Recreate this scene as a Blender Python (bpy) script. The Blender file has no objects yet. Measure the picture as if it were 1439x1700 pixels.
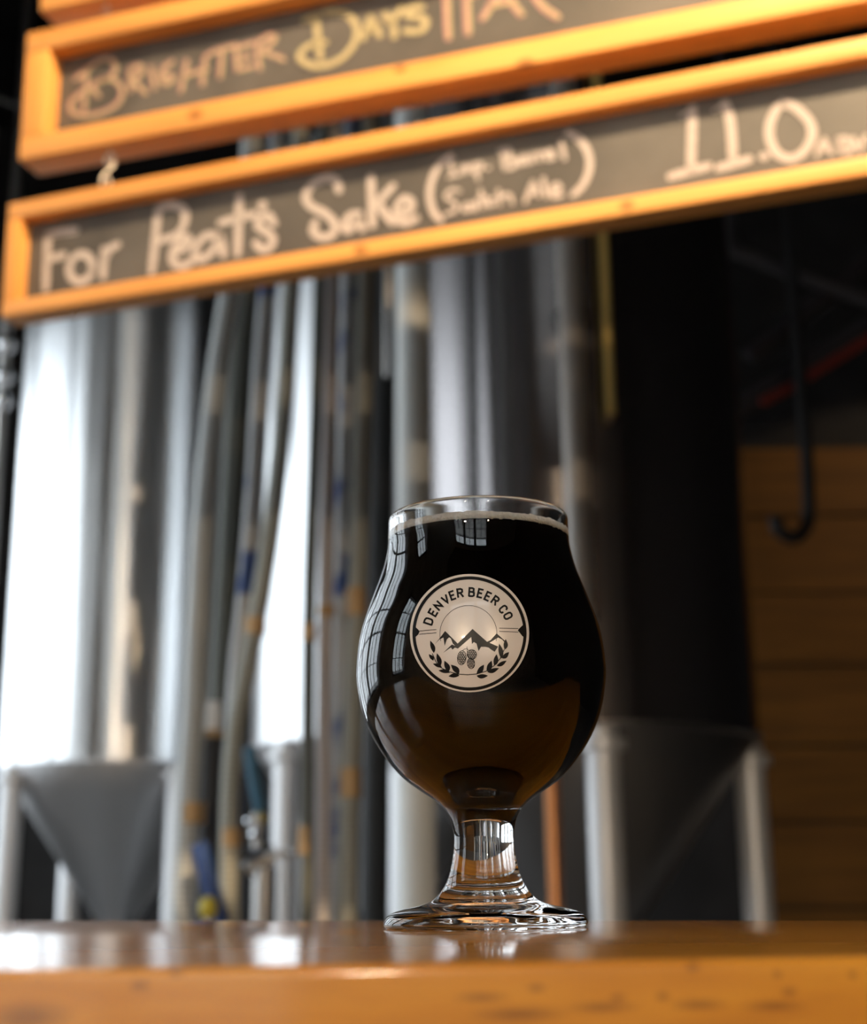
import bpy, bmesh, math, random
from mathutils import Vector, Matrix
from mathutils.geometry import tessellate_polygon
random.seed(7)
S = bpy.context.scene
COL = S.collection

# ------------------------------------------------------------------ camera
W, H, F = 1439.0, 1700.0, 2400.0
PITCH, ROLL = math.radians(14.7), math.radians(0.6)
BAR = 1.05                                   # height of the bar top
fwd = Vector((0, math.cos(PITCH), math.sin(PITCH)))
r0 = Vector((1, 0, 0)); u0 = Vector((0, -math.sin(PITCH), math.cos(PITCH)))
RIGHT = r0 * math.cos(ROLL) - u0 * math.sin(ROLL)
UP = u0 * math.cos(ROLL) + r0 * math.sin(ROLL)

def ray(px, py):
    return (RIGHT * ((px - W / 2) / F) + UP * ((H / 2 - py) / F) + fwd)

GY = 0.50                                    # distance of the glass
CAM = Vector((0, 0, 0))
_d = ray(806, 1541); CAM = Vector((0, 0, BAR - _d.z * GY / _d.y))

def at(px, py, y):                           # point seen at a pixel, y metres in front
    d = ray(px, py); return CAM + d * (y / d.y)

def at_z(px, py, z):
    d = ray(px, py); return CAM + d * ((z - CAM.z) / d.z)

def at_plane(px, py, p0, n):
    d = ray(px, py); return CAM + d * ((p0 - CAM).dot(n) / d.dot(n))

cam_d = bpy.data.cameras.new('camera'); cam = bpy.data.objects.new('camera', cam_d); COL.objects.link(cam)
cam.matrix_world = Matrix.Translation(CAM) @ Matrix((RIGHT, UP, -fwd)).transposed().to_4x4()
cam_d.sensor_fit = 'VERTICAL'; cam_d.sensor_height = 36.0; cam_d.sensor_width = 36.0
cam_d.lens = F / H * 36.0
cam_d.clip_start = 0.01; cam_d.clip_end = 100
cam_d.dof.use_dof = True; cam_d.dof.focus_distance = 0.462; cam_d.dof.aperture_fstop = 10.8
S.camera = cam

# ------------------------------------------------------------------ sky, daylight portals, exposure
wd = bpy.data.worlds.new('overcast_sky'); S.world = wd; wd.use_nodes = True
bg = wd.node_tree.nodes['Background']; bg.inputs[0].default_value = (0.84, 0.93, 1.0, 1); bg.inputs[1].default_value = 4.6
S.view_settings.view_transform = 'Standard'; S.view_settings.look = 'None'
S.view_settings.exposure = 0.15; S.view_settings.gamma = 1.0; S.view_settings.use_curve_mapping = False
S.cycles.max_bounces = 16; S.cycles.transmission_bounces = 16; S.cycles.transparent_max_bounces = 16
S.cycles.glossy_bounces = 6; S.cycles.diffuse_bounces = 4; S.cycles.sample_clamp_indirect = 6.0
S.cycles.blur_glossy = 0.3

XL, XR, YB, YN, ZC = -3.0, 5.0, 9.0, -4.0, 6.2   # the room: left, right, far, near wall, ceiling
LWIN = [(6.3, 8.3), (4.75, 6.15), (3.1, 4.6), (1.6, 2.9), (-0.3, 0.45)]         # windows in the left wall, y ranges
LZ0, LZ1 = 0.9, 3.75
NWIN = [(-2.9, -1.75), (-1.62, -0.55), (-0.42, 0.75)]                 # windows in the wall behind, x ranges
NZ0, NZ1 = 1.0, 5.7

def portal(name, loc, rot, sx, sy):
    l = bpy.data.lights.new(name, 'AREA'); l.shape = 'RECTANGLE'; l.size = sx; l.size_y = sy
    l.cycles.is_portal = True
    o = bpy.data.objects.new(name, l); COL.objects.link(o); o.location = loc; o.rotation_euler = rot
for a, b in LWIN:
    portal('daylight_portal', (XL - 0.16, (a + b) / 2, (LZ0 + LZ1) / 2), (0, -math.pi / 2, 0), LZ1 - LZ0, b - a)
for a, b in NWIN:
    portal('daylight_portal', ((a + b) / 2, YN - 0.16, (NZ0 + NZ1) / 2), (math.pi / 2, 0, 0), b - a, NZ1 - NZ0)

# ------------------------------------------------------------------ helpers
class MB:
    def __init__(s): s.v = []; s.f = []; s.uv = {}
    def quad_strip(s, rings, closed_u=True, closed_v=False, cap0=False, cap1=False, vlen=None):
        n = len(rings[0]); b = len(s.v)
        for r in rings: s.v += [tuple(p) for p in r]
        m = len(rings)
        for i in range(m if closed_v else m - 1):
            for j in range(n if closed_u else n - 1):
                a = b + i * n + j; c = b + i * n + (j + 1) % n
                i2 = (i + 1) % m
                d = b + i2 * n + (j + 1) % n; e = b + i2 * n + j
                s.f.append((a, c, d, e))
                if vlen:
                    s.uv[len(s.f) - 1] = [(j / n, vlen[i]), ((j + 1) / n, vlen[i]), ((j + 1) / n, vlen[i2]), (j / n, vlen[i2])]
        if cap0: s.f.append(tuple(b + j for j in reversed(range(n))))
        if cap1: s.f.append(tuple(b + (m - 1) * n + j for j in range(n)))
        return s
    def lathe(s, prof, n=48, c=(0, 0, 0)):
        """profile of (r,z), r may be 0 at the ends"""
        b = len(s.v); idx = []
        for r, z in prof:
            if r < 1e-7:
                s.v.append((c[0], c[1], c[2] + z)); idx.append([len(s.v) - 1] * n)
            else:
                st = len(s.v)
                for j in range(n):
                    a = 2 * math.pi * j / n
                    s.v.append((c[0] + r * math.cos(a), c[1] + r * math.sin(a), c[2] + z))
                idx.append(list(range(st, st + n)))
        for i in range(len(prof) - 1):
            A, B = idx[i], idx[i + 1]
            for j in range(n):
                k = (j + 1) % n
                f = []
                for q in (A[j], A[k], B[k], B[j]):
                    if q not in f: f.append(q)
                if len(f) > 2: s.f.append(tuple(f))
        return s
    def tube(s, path, r, n=12, caps=True):
        path = [Vector(p) for p in path]; m = len(path)
        rad = r if isinstance(r, (list, tuple)) else [r] * m
        t = [(path[min(i + 1, m - 1)] - path[max(i - 1, 0)]).normalized() for i in range(m)]
        ref = Vector((0, 0, 1)) if abs(t[0].z) < 0.9 else Vector((1, 0, 0))
        nrm = (ref - t[0] * ref.dot(t[0])).normalized()
        rings = []; vl = [0.0]
        for i in range(m):
            nrm = (nrm - t[i] * nrm.dot(t[i])).normalized(); bn = t[i].cross(nrm)
            rings.append([path[i] + (nrm * math.cos(2 * math.pi * j / n) + bn * math.sin(2 * math.pi * j / n)) * rad[i] for j in range(n)])
            if i: vl.append(vl[-1] + (path[i] - path[i - 1]).length)
        return s.quad_strip(rings, True, False, caps, caps, vl)
    def box(s, lo, hi, M=None):
        b = len(s.v)
        for x in (lo[0], hi[0]):
            for y in (lo[1], hi[1]):
                for z in (lo[2], hi[2]):
                    p = Vector((x, y, z)); p = M @ p if M else p
                    s.v.append(tuple(p))
        for f in ((0, 1, 3, 2), (4, 6, 7, 5), (0, 4, 5, 1), (2, 3, 7, 6), (0, 2, 6, 4), (1, 5, 7, 3)):
            s.f.append(tuple(b + i for i in f))
        return s
    def sphere(s, c, r, n=16, sq=(1, 1, 1)):
        m = n // 2
        prof = [(r * math.sin(math.pi * i / m) if 0 < i < m else 0, -r * math.cos(math.pi * i / m)) for i in range(m + 1)]
        b = len(s.v); s.lathe(prof, n)
        for i in range(b, len(s.v)):
            x, y, z = s.v[i]; s.v[i] = (c[0] + x * sq[0], c[1] + y * sq[1], c[2] + z * sq[2])
        return s
    def torus(s, c, R, r, axis=(0, 0, 1), n=24, k=10, sy=1.0):
        ax = Vector(axis).normalized(); ref = Vector((1, 0, 0)) if abs(ax.x) < .9 else Vector((0, 1, 0))
        e1 = (ref - ax * ref.dot(ax)).normalized(); e2 = ax.cross(e1); c = Vector(c)
        rings = []
        for i in range(n):
            a = 2 * math.pi * i / n; d = e1 * math.cos(a) + e2 * math.sin(a) * sy
            rings.append([c + d * R + (d.normalized() * math.cos(2 * math.pi * j / k) + ax * math.sin(2 * math.pi * j / k)) * r for j in range(k)])
        return s.quad_strip(rings, True, True)
    def build(s, name, mat, parent=None, smooth=False, bevel=0, loc=None, seg=2):
        me = bpy.data.meshes.new(name); me.from_pydata([tuple(p) for p in s.v], [], s.f)
        if s.uv:
            ul = me.uv_layers.new(name='UVMap')
            for p in me.polygons:
                if p.index in s.uv:
                    for li, uv in zip(p.loop_indices, s.uv[p.index]): ul.data[li].uv = uv
        bm = bmesh.new(); bm.from_mesh(me); bmesh.ops.recalc_face_normals(bm, faces=bm.faces)
        if bevel: bmesh.ops.bevel(bm, geom=list(bm.edges), offset=bevel, segments=seg, affect='EDGES', profile=0.5)
        bm.to_mesh(me); bm.free()
        if smooth or bevel:
            for p in me.polygons: p.use_smooth = True
            if smooth != 'all':
                try: me.set_sharp_from_angle(angle=math.radians(40))
                except Exception: pass
        me.materials.append(mat)
        o = bpy.data.objects.new(name, me); COL.objects.link(o)
        if parent is not None: o.parent = parent
        if loc is not None: o.location = loc
        return o

def tag(o, label=None, cat=None, group=None, kind=None):
    if label: o['label'] = label
    if cat: o['category'] = cat
    if group: o['group'] = group
    if kind: o['kind'] = kind
    return o

def thing(name, label, cat, loc=(0, 0, 0), group=None):
    o = bpy.data.objects.new(name, None); COL.objects.link(o); o.location = loc; o.empty_display_size = 0.05
    return tag(o, label, cat, group)

def spline(pts, k=8):
    """Catmull-Rom through points of any dimension"""
    P = [Vector(p) for p in pts]
    if len(P) < 3:
        return [P[0].lerp(P[-1], i / k) for i in range(k + 1)]
    Q = [P[0] * 2 - P[1]] + P + [P[-1] * 2 - P[-2]]
    out = []
    for i in range(1, len(Q) - 2):
        a, b, c, d = Q[i - 1], Q[i], Q[i + 1], Q[i + 2]
        for j in range(k):
            t = j / k
            out.append(0.5 * ((2 * b) + (c - a) * t + (2 * a - 5 * b + 4 * c - d) * t * t + (3 * b - a - 3 * c + d) * t ** 3))
    out.append(P[-1]); return out

# ------------------------------------------------------------------ materials
def new_mat(name):
    m = bpy.data.materials.new(name); m.use_nodes = True
    nt = m.node_tree; return m, nt, nt.nodes['Principled BSDF']

def plain(name, col, rough=0.6, metal=0.0, noise=0.0, nscale=20, coat=0.0, bump=0.0):
    m, nt, b = new_mat(name)
    b.inputs['Base Color'].default_value = (*col, 1); b.inputs['Roughness'].default_value = rough
    b.inputs['Metallic'].default_value = metal; b.inputs['Coat Weight'].default_value = coat
    if noise or bump:
        tc = nt.nodes.new('ShaderNodeTexCoord'); n = nt.nodes.new('ShaderNodeTexNoise')
        n.inputs['Scale'].default_value = nscale; n.inputs['Detail'].default_value = 4
        nt.links.new(tc.outputs['Object'], n.inputs['Vector'])
        if noise:
            r = nt.nodes.new('ShaderNodeValToRGB')
            r.color_ramp.elements[0].color = (*[c * (1 - noise) for c in col], 1)
            r.color_ramp.elements[1].color = (*[min(1, c * (1 + noise)) for c in col], 1)
            r.color_ramp.elements[0].position = .3; r.color_ramp.elements[1].position = .7
            nt.links.new(n.outputs['Fac'], r.inputs[0]); nt.links.new(r.outputs[0], b.inputs['Base Color'])
        if bump:
            bp = nt.nodes.new('ShaderNodeBump'); bp.inputs['Strength'].default_value = bump; bp.inputs['Distance'].default_value = 0.01
            nt.links.new(n.outputs['Fac'], bp.inputs['Height']); nt.links.new(bp.outputs[0], b.inputs['Normal'])
    return m

def wood(name, c0, c1, c2, axis=0, rough=0.45, scale=1.0, knots=(), coat=0.0, coat_rough=0.1, bump=0.05, spec=0.5, kmix=.85):
    """grain runs along an object axis; knots = (x,y,z,r) in object space"""
    m, nt, b = new_mat(name); N = nt.nodes.new; L = nt.links.new
    tc = N('ShaderNodeTexCoord'); mp = N('ShaderNodeMapping'); L(tc.outputs['Object'], mp.inputs[0])
    sc = [22 * scale] * 3; sc[axis] = 1.3 * scale; mp.inputs['Scale'].default_value = sc
    n1 = N('ShaderNodeTexNoise'); n1.inputs['Scale'].default_value = 1.6; n1.inputs['Detail'].default_value = 6; n1.inputs['Distortion'].default_value = .6
    L(mp.outputs[0], n1.inputs['Vector'])
    n2 = N('ShaderNodeTexNoise'); n2.inputs['Scale'].default_value = 9; n2.inputs['Detail'].default_value = 5
    L(mp.outputs[0], n2.inputs['Vector'])
    mx = N('ShaderNodeMath'); mx.operation = 'MULTIPLY_ADD'; mx.inputs[1].default_value = .25
    L(n2.outputs['Fac'], mx.inputs[0]); L(n1.outputs['Fac'], mx.inputs[2])
    rp = N('ShaderNodeValToRGB'); e = rp.color_ramp.elements
    e[0].position = .38; e[0].color = (*c0, 1); e[1].position = .82; e[1].color = (*c2, 1)
    q = rp.color_ramp.elements.new(.6); q.color = (*c1, 1)
    L(mx.outputs[0], rp.inputs[0]); col = rp.outputs[0]
    for (x, y, z, r, *ax) in knots:
        sb = N('ShaderNodeVectorMath'); sb.operation = 'SUBTRACT'; sb.inputs[1].default_value = (x, y, z)
        L(tc.outputs['Object'], sb.inputs[0])
        sv = N('ShaderNodeVectorMath'); sv.operation = 'MULTIPLY'
        k = [1.0, 1.0, 1.0]; k[axis] = ax[0] if ax else .65; sv.inputs[1].default_value = k; L(sb.outputs[0], sv.inputs[0])
        ln = N('ShaderNodeVectorMath'); ln.operation = 'LENGTH'; L(sv.outputs[0], ln.inputs[0])
        mr = N('ShaderNodeMapRange'); mr.inputs[1].default_value = r * .25; mr.inputs[2].default_value = r
        mr.inputs[3].default_value = kmix; mr.inputs[4].default_value = 0; L(ln.outputs[1], mr.inputs[0])
        mi = N('ShaderNodeMix'); mi.data_type = 'RGBA'; L(mr.outputs[0], mi.inputs[0]); L(col, mi.inputs[6])
        mi.inputs[7].default_value = (c0[0] * .28, c0[1] * .2, c0[2] * .2, 1); col = mi.outputs[2]
    L(col, b.inputs['Base Color'])
    b.inputs['Roughness'].default_value = rough; b.inputs['Coat Weight'].default_value = coat; b.inputs['Coat Roughness'].default_value = coat_rough
    b.inputs['Specular IOR Level'].default_value = spec
    if bump:
        bp = N('ShaderNodeBump'); bp.inputs['Strength'].default_value = bump; bp.inputs['Distance'].default_value = .004
        L(mx.outputs[0], bp.inputs['Height']); L(bp.outputs[0], b.inputs['Normal'])
    return m

def steel(name, col=(.72, .73, .74), rough=0.2, aniso=0.0, wobble=0.0, wob_scale=6.0):
    """brushed stainless; wobble = rolled sheet is never perfectly round, so reflections break into upright streaks"""
    m, nt, b = new_mat(name); N = nt.nodes.new; L = nt.links.new
    b.inputs['Base Color'].default_value = (*col, 1); b.inputs['Metallic'].default_value = 1; b.inputs['Roughness'].default_value = rough
    if aniso:
        b.inputs['Anisotropic'].default_value = aniso; b.inputs['Anisotropic Rotation'].default_value = 0.25
        tg = N('ShaderNodeTangent'); tg.direction_type = 'RADIAL'; tg.axis = 'Z'; L(tg.outputs[0], b.inputs['Tangent'])
    if wobble:
        tc = N('ShaderNodeTexCoord'); mp = N('ShaderNodeMapping'); mp.inputs['Scale'].default_value = (1, 1, .03)
        L(tc.outputs['Object'], mp.inputs[0])
        n = N('ShaderNodeTexNoise'); n.inputs['Scale'].default_value = wob_scale; n.inputs['Detail'].default_value = 3
        L(mp.outputs[0], n.inputs['Vector'])
        bp = N('ShaderNodeBump'); bp.inputs['Strength'].default_value = wobble; bp.inputs['Distance'].default_value = .02
        L(n.outputs['Fac'], bp.inputs['Height']); L(bp.outputs[0], b.inputs['Normal'])
    return m

def braid(name, ca, cb, blue=None, rough=.5):
    """woven steel / textile hose jacket, uv = (round, metres along)"""
    m, nt, b = new_mat(name); N = nt.nodes.new; L = nt.links.new
    uv = N('ShaderNodeUVMap'); sp = N('ShaderNodeSeparateXYZ'); L(uv.outputs[0], sp.inputs[0])
    def diag(sign):
        a = N('ShaderNodeMath'); a.operation = 'MULTIPLY'; a.inputs[1].default_value = 2 * math.pi * 6 * sign; L(sp.outputs[0], a.inputs[0])
        c = N('ShaderNodeMath'); c.operation = 'MULTIPLY_ADD'; c.inputs[1].default_value = 260; L(sp.outputs[1], c.inputs[0]); L(a.outputs[0], c.inputs[2])
        s = N('ShaderNodeMath'); s.operation = 'SINE'; L(c.outputs[0], s.inputs[0]); return s
    mm = N('ShaderNodeMath'); mm.operation = 'MULTIPLY'; L(diag(1).outputs[0], mm.inputs[0]); L(diag(-1).outputs[0], mm.inputs[1])
    mr = N('ShaderNodeMapRange'); mr.inputs[1].default_value = -1; L(mm.outputs[0], mr.inputs[0])
    mi = N('ShaderNodeMix'); mi.data_type = 'RGBA'; L(mr.outputs[0], mi.inputs[0]); mi.inputs[6].default_value = (*ca, 1); mi.inputs[7].default_value = (*cb, 1)
    col = mi.outputs[2]
    if blue:
        tc = N('ShaderNodeTexCoord'); n = N('ShaderNodeTexNoise'); n.inputs['Scale'].default_value = 7; L(tc.outputs['Object'], n.inputs['Vector'])
        r = N('ShaderNodeValToRGB'); r.color_ramp.elements[0].position = .52; r.color_ramp.elements[1].position = .6; L(n.outputs['Fac'], r.inputs[0])
        m2 = N('ShaderNodeMix'); m2.data_type = 'RGBA'; L(r.outputs[0], m2.inputs[0]); L(col, m2.inputs[6]); m2.inputs[7].default_value = (*blue, 1); col = m2.outputs[2]
    L(col, b.inputs['Base Color']); b.inputs['Roughness'].default_value = rough; b.inputs['Metallic'].default_value = .35
    bp = N('ShaderNodeBump'); bp.inputs['Strength'].default_value = .5; bp.inputs['Distance'].default_value = .003
    L(mm.outputs[0], bp.inputs['Height']); L(bp.outputs[0], b.inputs['Normal'])
    return m

M_STEEL = steel('tank_stainless', (.82, .83, .84), .28, .95, .22, 13.0)
M_STEEL_R = steel('tank_stainless_dimmed', (.30, .28, .28), .25, .85, .12, 7.0)  # tank steel darkened in colour to imitate dim reflections on the right tank
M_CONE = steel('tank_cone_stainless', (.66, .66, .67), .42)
M_CONE_R = steel('tank_cone_dimmed', (.24, .23, .23), .42)  # darker copy of the cone steel, dimness put into its colour
M_LEG = plain('leg_satin_steel', (.72, .72, .73), .38, .35)
M_CHROME = steel('polished_fitting', (.85, .86, .88), .08)
M_PIPE = steel('brushed_pipe', (.45, .43, .41), .32)
M_CPIPE = plain('dull_pipe', (.56, .51, .46), .5, .3)
M_COLUMN = plain('pale_painted_steel', (.80, .82, .80), .75, .0)
M_COPPER = plain('copper_pipe', (.62, .27, .11), .35, .7)
M_BRASS = plain('brass_pipe', (1.0, .70, .20), .35, .1)
M_BRASSFIT = plain('brass_fitting', (.42, .27, .13), .5, .3)
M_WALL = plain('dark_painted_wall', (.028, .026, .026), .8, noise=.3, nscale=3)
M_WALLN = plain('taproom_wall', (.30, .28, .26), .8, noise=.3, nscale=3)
M_CEIL = plain('black_ceiling', (.008, .008, .009), .8)
M_FLOOR = plain('sealed_concrete_floor', (.17, .165, .16), .4, noise=.2, nscale=4)
M_GROUND = plain('outside_paving', (.35, .34, .33), .9, noise=.2, nscale=2)
M_BLACKMETAL = plain('black_metal', (.015, .015, .017), .5)

# ------------------------------------------------------------------ room shell
def struct(name, mb, mat, bevel=0):
    return tag(mb.build(name, mat, bevel=bevel), kind='structure')
struct('floor', MB().box((XL, YN, -.1), (XR, YB, 0)), M_FLOOR)
struct('ceiling', MB().box((XL - .3, YN - .3, ZC), (XR + .3, YB + .3, ZC + .1)), M_CEIL)
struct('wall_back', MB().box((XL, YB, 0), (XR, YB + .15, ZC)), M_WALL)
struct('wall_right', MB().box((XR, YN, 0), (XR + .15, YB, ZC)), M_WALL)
struct('ground_outside', MB().box((-40, -40, -.3), (40, 40, -.12)), M_GROUND)
m = MB(); m.box((XL - .2, YN - .2, 0), (XL, YB, LZ0)); m.box((XL - .2, YN - .2, LZ1), (XL, YB, ZC))
ys = [YN - .2] + [v for ab in sorted(LWIN) for v in ab] + [YB]
for i in range(0, len(ys), 2): m.box((XL - .2, ys[i], LZ0), (XL, ys[i + 1], LZ1))
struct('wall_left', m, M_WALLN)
m = MB(); m.box((XL, YN - .2, 0), (XR, YN, NZ0)); m.box((XL, YN - .2, NZ1), (XR, YN, ZC))
xs = [XL] + [v for ab in sorted(NWIN) for v in ab] + [XR]
for i in range(0, len(xs), 2): m.box((xs[i], YN - .2, NZ0), (xs[i + 1], YN, NZ1))
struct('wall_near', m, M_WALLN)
struct('facade_outside', MB().box((-16, -10.4, -.12), (12, -10, 10)), plain('grey_render', (.62, .60, .57), .9, noise=.15, nscale=1.2))

# window panes: clear float glass, mostly see-through with a faint mirror
m_, nt, b = new_mat('window_glass'); N = nt.nodes.new; L = nt.links.new
tr = N('ShaderNodeBsdfTransparent'); gl = N('ShaderNodeBsdfGlossy'); gl.inputs['Roughness'].default_value = .02
mxs = N('ShaderNodeMixShader'); mxs.inputs[0].default_value = .07
L(tr.outputs[0], mxs.inputs[1]); L(gl.outputs[0], mxs.inputs[2]); L(mxs.outputs[0], nt.nodes['Material Output'].inputs['Surface'])
M_PANE = m_
def window(name, axis, a, b, z0, z1, nu, nv):
    w = bpy.data.objects.new(name, None); COL.objects.link(w); tag(w, kind='structure')
    def B(u0, u1, v0, v1, d0, d1):
        return MB().box((XL + d0, u0, v0), (XL + d1, u1, v1)) if axis == 'x' else MB().box((u0, YN + d0, v0), (u1, YN + d1, v1))
    fr = MB()
    for q in (B(a, a + .06, z0, z1, -.14, -.04), B(b - .06, b, z0, z1, -.14, -.04), B(a, b, z0, z0 + .06, -.14, -.04), B(a, b, z1 - .06, z1, -.14, -.04)):
        k = len(fr.v); fr.v += q.v; fr.f += [tuple(i + k for i in f) for f in q.f]
    fr.build('window_frame', M_BLACKMETAL, w)
    for i in range(1, nu):
        u = a + (b - a) * i / nu; B(u - .02, u + .02, z0, z1, -.12, -.06).build('mullion', M_BLACKMETAL, w)
    for j in range(1, nv):
        v = z0 + (z1 - z0) * j / nv; B(a, b, v - .015, v + .015, -.12, -.06).build('mullion', M_BLACKMETAL, w)
    for i in range(nu):
        for j in range(nv):
            ua, ub = a + (b - a) * i / nu, a + (b - a) * (i + 1) / nu; va, vb = z0 + (z1 - z0) * j / nv, z0 + (z1 - z0) * (j + 1) / nv
            B(ua, ub, va, vb, -.092, -.088).build('pane', M_PANE, w)
k = 1
for a, b in LWIN: window('window_%d' % k, 'x', a, b, LZ0, LZ1, 3, 4); k += 1
for a, b in NWIN: window('window_%d' % k, 'y', a, b, NZ0, NZ1, 2, 6); k += 1

# ------------------------------------------------------------------ bar counter
nl, nr = at_z(0, 1611, BAR), at_z(1439, 1587, BAR)
fl, fr_, fm = at_z(0, 1528, BAR), at_z(1439, 1528.5, BAR), at_z(720, 1525, BAR)
dn = (nr - nl).normalized(); near = [nl - dn * .5, nr + dn * .9]
bar_loc = Vector((0, .42, 0)); nfr = Vector((-dn.y, dn.x, 0))
MARKS = [(45, 1690, .0032, .35), (292, 1612, .0013, .7), (232, 1636, .0011, .5), (1150, 1604, .0014, .8), (1290, 1617, .0009, .8), (1415, 1618, .0009, .8), (1100, 1654, .0010, .6), (1025, 1656, .0008, .4), (1310, 1647, .0010, .5),
         (1160, 1668, .0012, .15), (1285, 1670, .0012, .12), (860, 1684, .0016, .10), (1000, 1672, .0012, .1), (800, 1656, .0010, .12), (890, 1640, .0009, .4)]
mk = []
for px_, py_, r_, k_ in MARKS:
    p = at_plane(px_, py_, nl, nfr) - bar_loc; mk.append((p.x, p.y, p.z, r_, k_))
M_BARTOP = wood('varnished_pine_bar', (.47, .165, .012), (.63, .25, .016), (.74, .33, .026), 0, .38, 2.2,
                knots=mk, coat=1.0, coat_rough=.09, bump=.03, kmix=.6)
bar = thing('bar_counter', 'orange varnished pine bar counter under the beer glass', 'bar counter', bar_loc)
TH = .06; prof = []
RB = .0018
# cross section swept along the slab: rounded nose towards the camera
def slab_ring(pn, pf):
    pn = pn - bar_loc; pf = pf - bar_loc; d = (pf - pn).normalized(); d.z = 0
    ring = []
    for i in range(7):
        a = math.pi / 2 * i / 6; ring.append(pn + d * (RB - RB * math.sin(a)) + Vector((0, 0, -RB + RB * math.cos(a))))
    for i in range(7):
        a = math.pi / 2 * i / 6; ring.append(pn + d * (RB - RB * math.cos(a)) + Vector((0, 0, -TH + RB - RB * math.sin(a))))
    ring += [pf + Vector((0, 0, -TH)), pf + Vector((0, 0, -.003)), pf - d * .003]
    return ring
for_rings = []
NS = 24
nearp = [near[0], nl, nr, near[1]]; farp = [fl - dn * .5, fl, fr_, fr_ + dn * .9]
for q in range(3):
    for i in range(8 if q < 2 else 9):
        for_rings.append(slab_ring(nearp[q].lerp(nearp[q + 1], i / 8), farp[q].lerp(farp[q + 1], i / 8)))
MB().quad_strip(for_rings, True, False, True, True).build('counter_top', M_BARTOP, bar, smooth=True)
M_BARFRONT = wood('bar_front_boards', (.16, .065, .02), (.24, .10, .03), (.3, .13, .04), 2, .5)
c0 = near[0] - bar_loc; c1 = near[1] - bar_loc; off = Vector((-dn.y, dn.x, 0)) * .06
nb = 14
for i in range(nb):
    p = c0.lerp(c1, (i + .03) / nb) + off; q = c0.lerp(c1, (i + .97) / nb) + off; e = Vector((-dn.y, dn.x, 0)) * .02
    mb = MB()
    for z in (0, BAR - TH - .001):
        mb.v += [(p.x, p.y, z), (q.x, q.y, z), (q.x + e.x, q.y + e.y, z), (p.x + e.x, p.y + e.y, z)]
    mb.f = [(0, 1, 2, 3), (4, 5, 6, 7), (0, 1, 5, 4), (1, 2, 6, 5), (2, 3, 7, 6), (3, 0, 4, 7)]
    mb.build('board', M_BARFRONT, bar)

# ------------------------------------------------------------------ signs
M_BOARD = plain('chalkboard', (.075, .068, .062), .55, noise=.25, nscale=9)
def chalk(name, col): return plain(name, col, .95, noise=.12, nscale=120)
M_CHALK = chalk('white_chalk', (.42, .37, .355)); M_PINK = chalk('pink_chalk', (.36, .20, .18)); M_YEL = chalk('yellow_chalk', (.34, .29, .17))
PINE = ((.55, .232, .054), (.66, .30, .078), (.74, .36, .10))

def solve_right(z, px, py, a=1.0, b=3.5):     # distance at which pixel (px,py) lies at height z
    d = ray(px, py); return d.y * (z - CAM.z) / d.z

def ribbon(mb, pts, width, n, lift):
    """flat stroke with round ends on plane with normal n; pts are 3-D"""
    P = pts; m = len(P); L_, R_ = [], []
    for i in range(m):
        t = (P[min(i + 1, m - 1)] - P[max(i - 1, 0)]).normalized(); s = n.cross(t).normalized()
        w = width * (0.5 if 0 < i < m - 1 else 0.36)
        L_.append(P[i] + s * w + n * lift); R_.append(P[i] - s * w + n * lift)
    b = len(mb.v); mb.v += L_ + R_
    for i in range(m - 1): mb.f.append((b + i, b + m + i, b + m + i + 1, b + i + 1))
    for i, sg in ((0, -1), (m - 1, 1)):       # round caps
        t = (P[min(i + 1, m - 1)] - P[max(i - 1, 0)]).normalized(); c = len(mb.v); s = n.cross(t).normalized()
        ring = [P[i] + n * lift + (s * math.cos(a) + t * sg * math.sin(a)) * width * .5 for a in [math.pi * q / 6 for q in range(7)]]
        mb.v += ring; mb.f.append(tuple(range(c, c + 7)))

def clusters(strokes, w):                     # strokes that touch make one letter
    P = [[(v.x, v.y) for v in spline([Vector((*q, 0)) for q in st], 6)] for st in strokes]
    own = list(range(len(P)))
    for i in range(len(P)):
        for j in range(i):
            if min((a[0] - b[0]) ** 2 + (a[1] - b[1]) ** 2 for a in P[i] for b in P[j]) < (w * .75) ** 2:
                o, k = own[i], own[j]; own = [k if x == o else x for x in own]
    return [[strokes[i] for i in range(len(P)) if own[i] == k] for k in sorted(set(own))]

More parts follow.
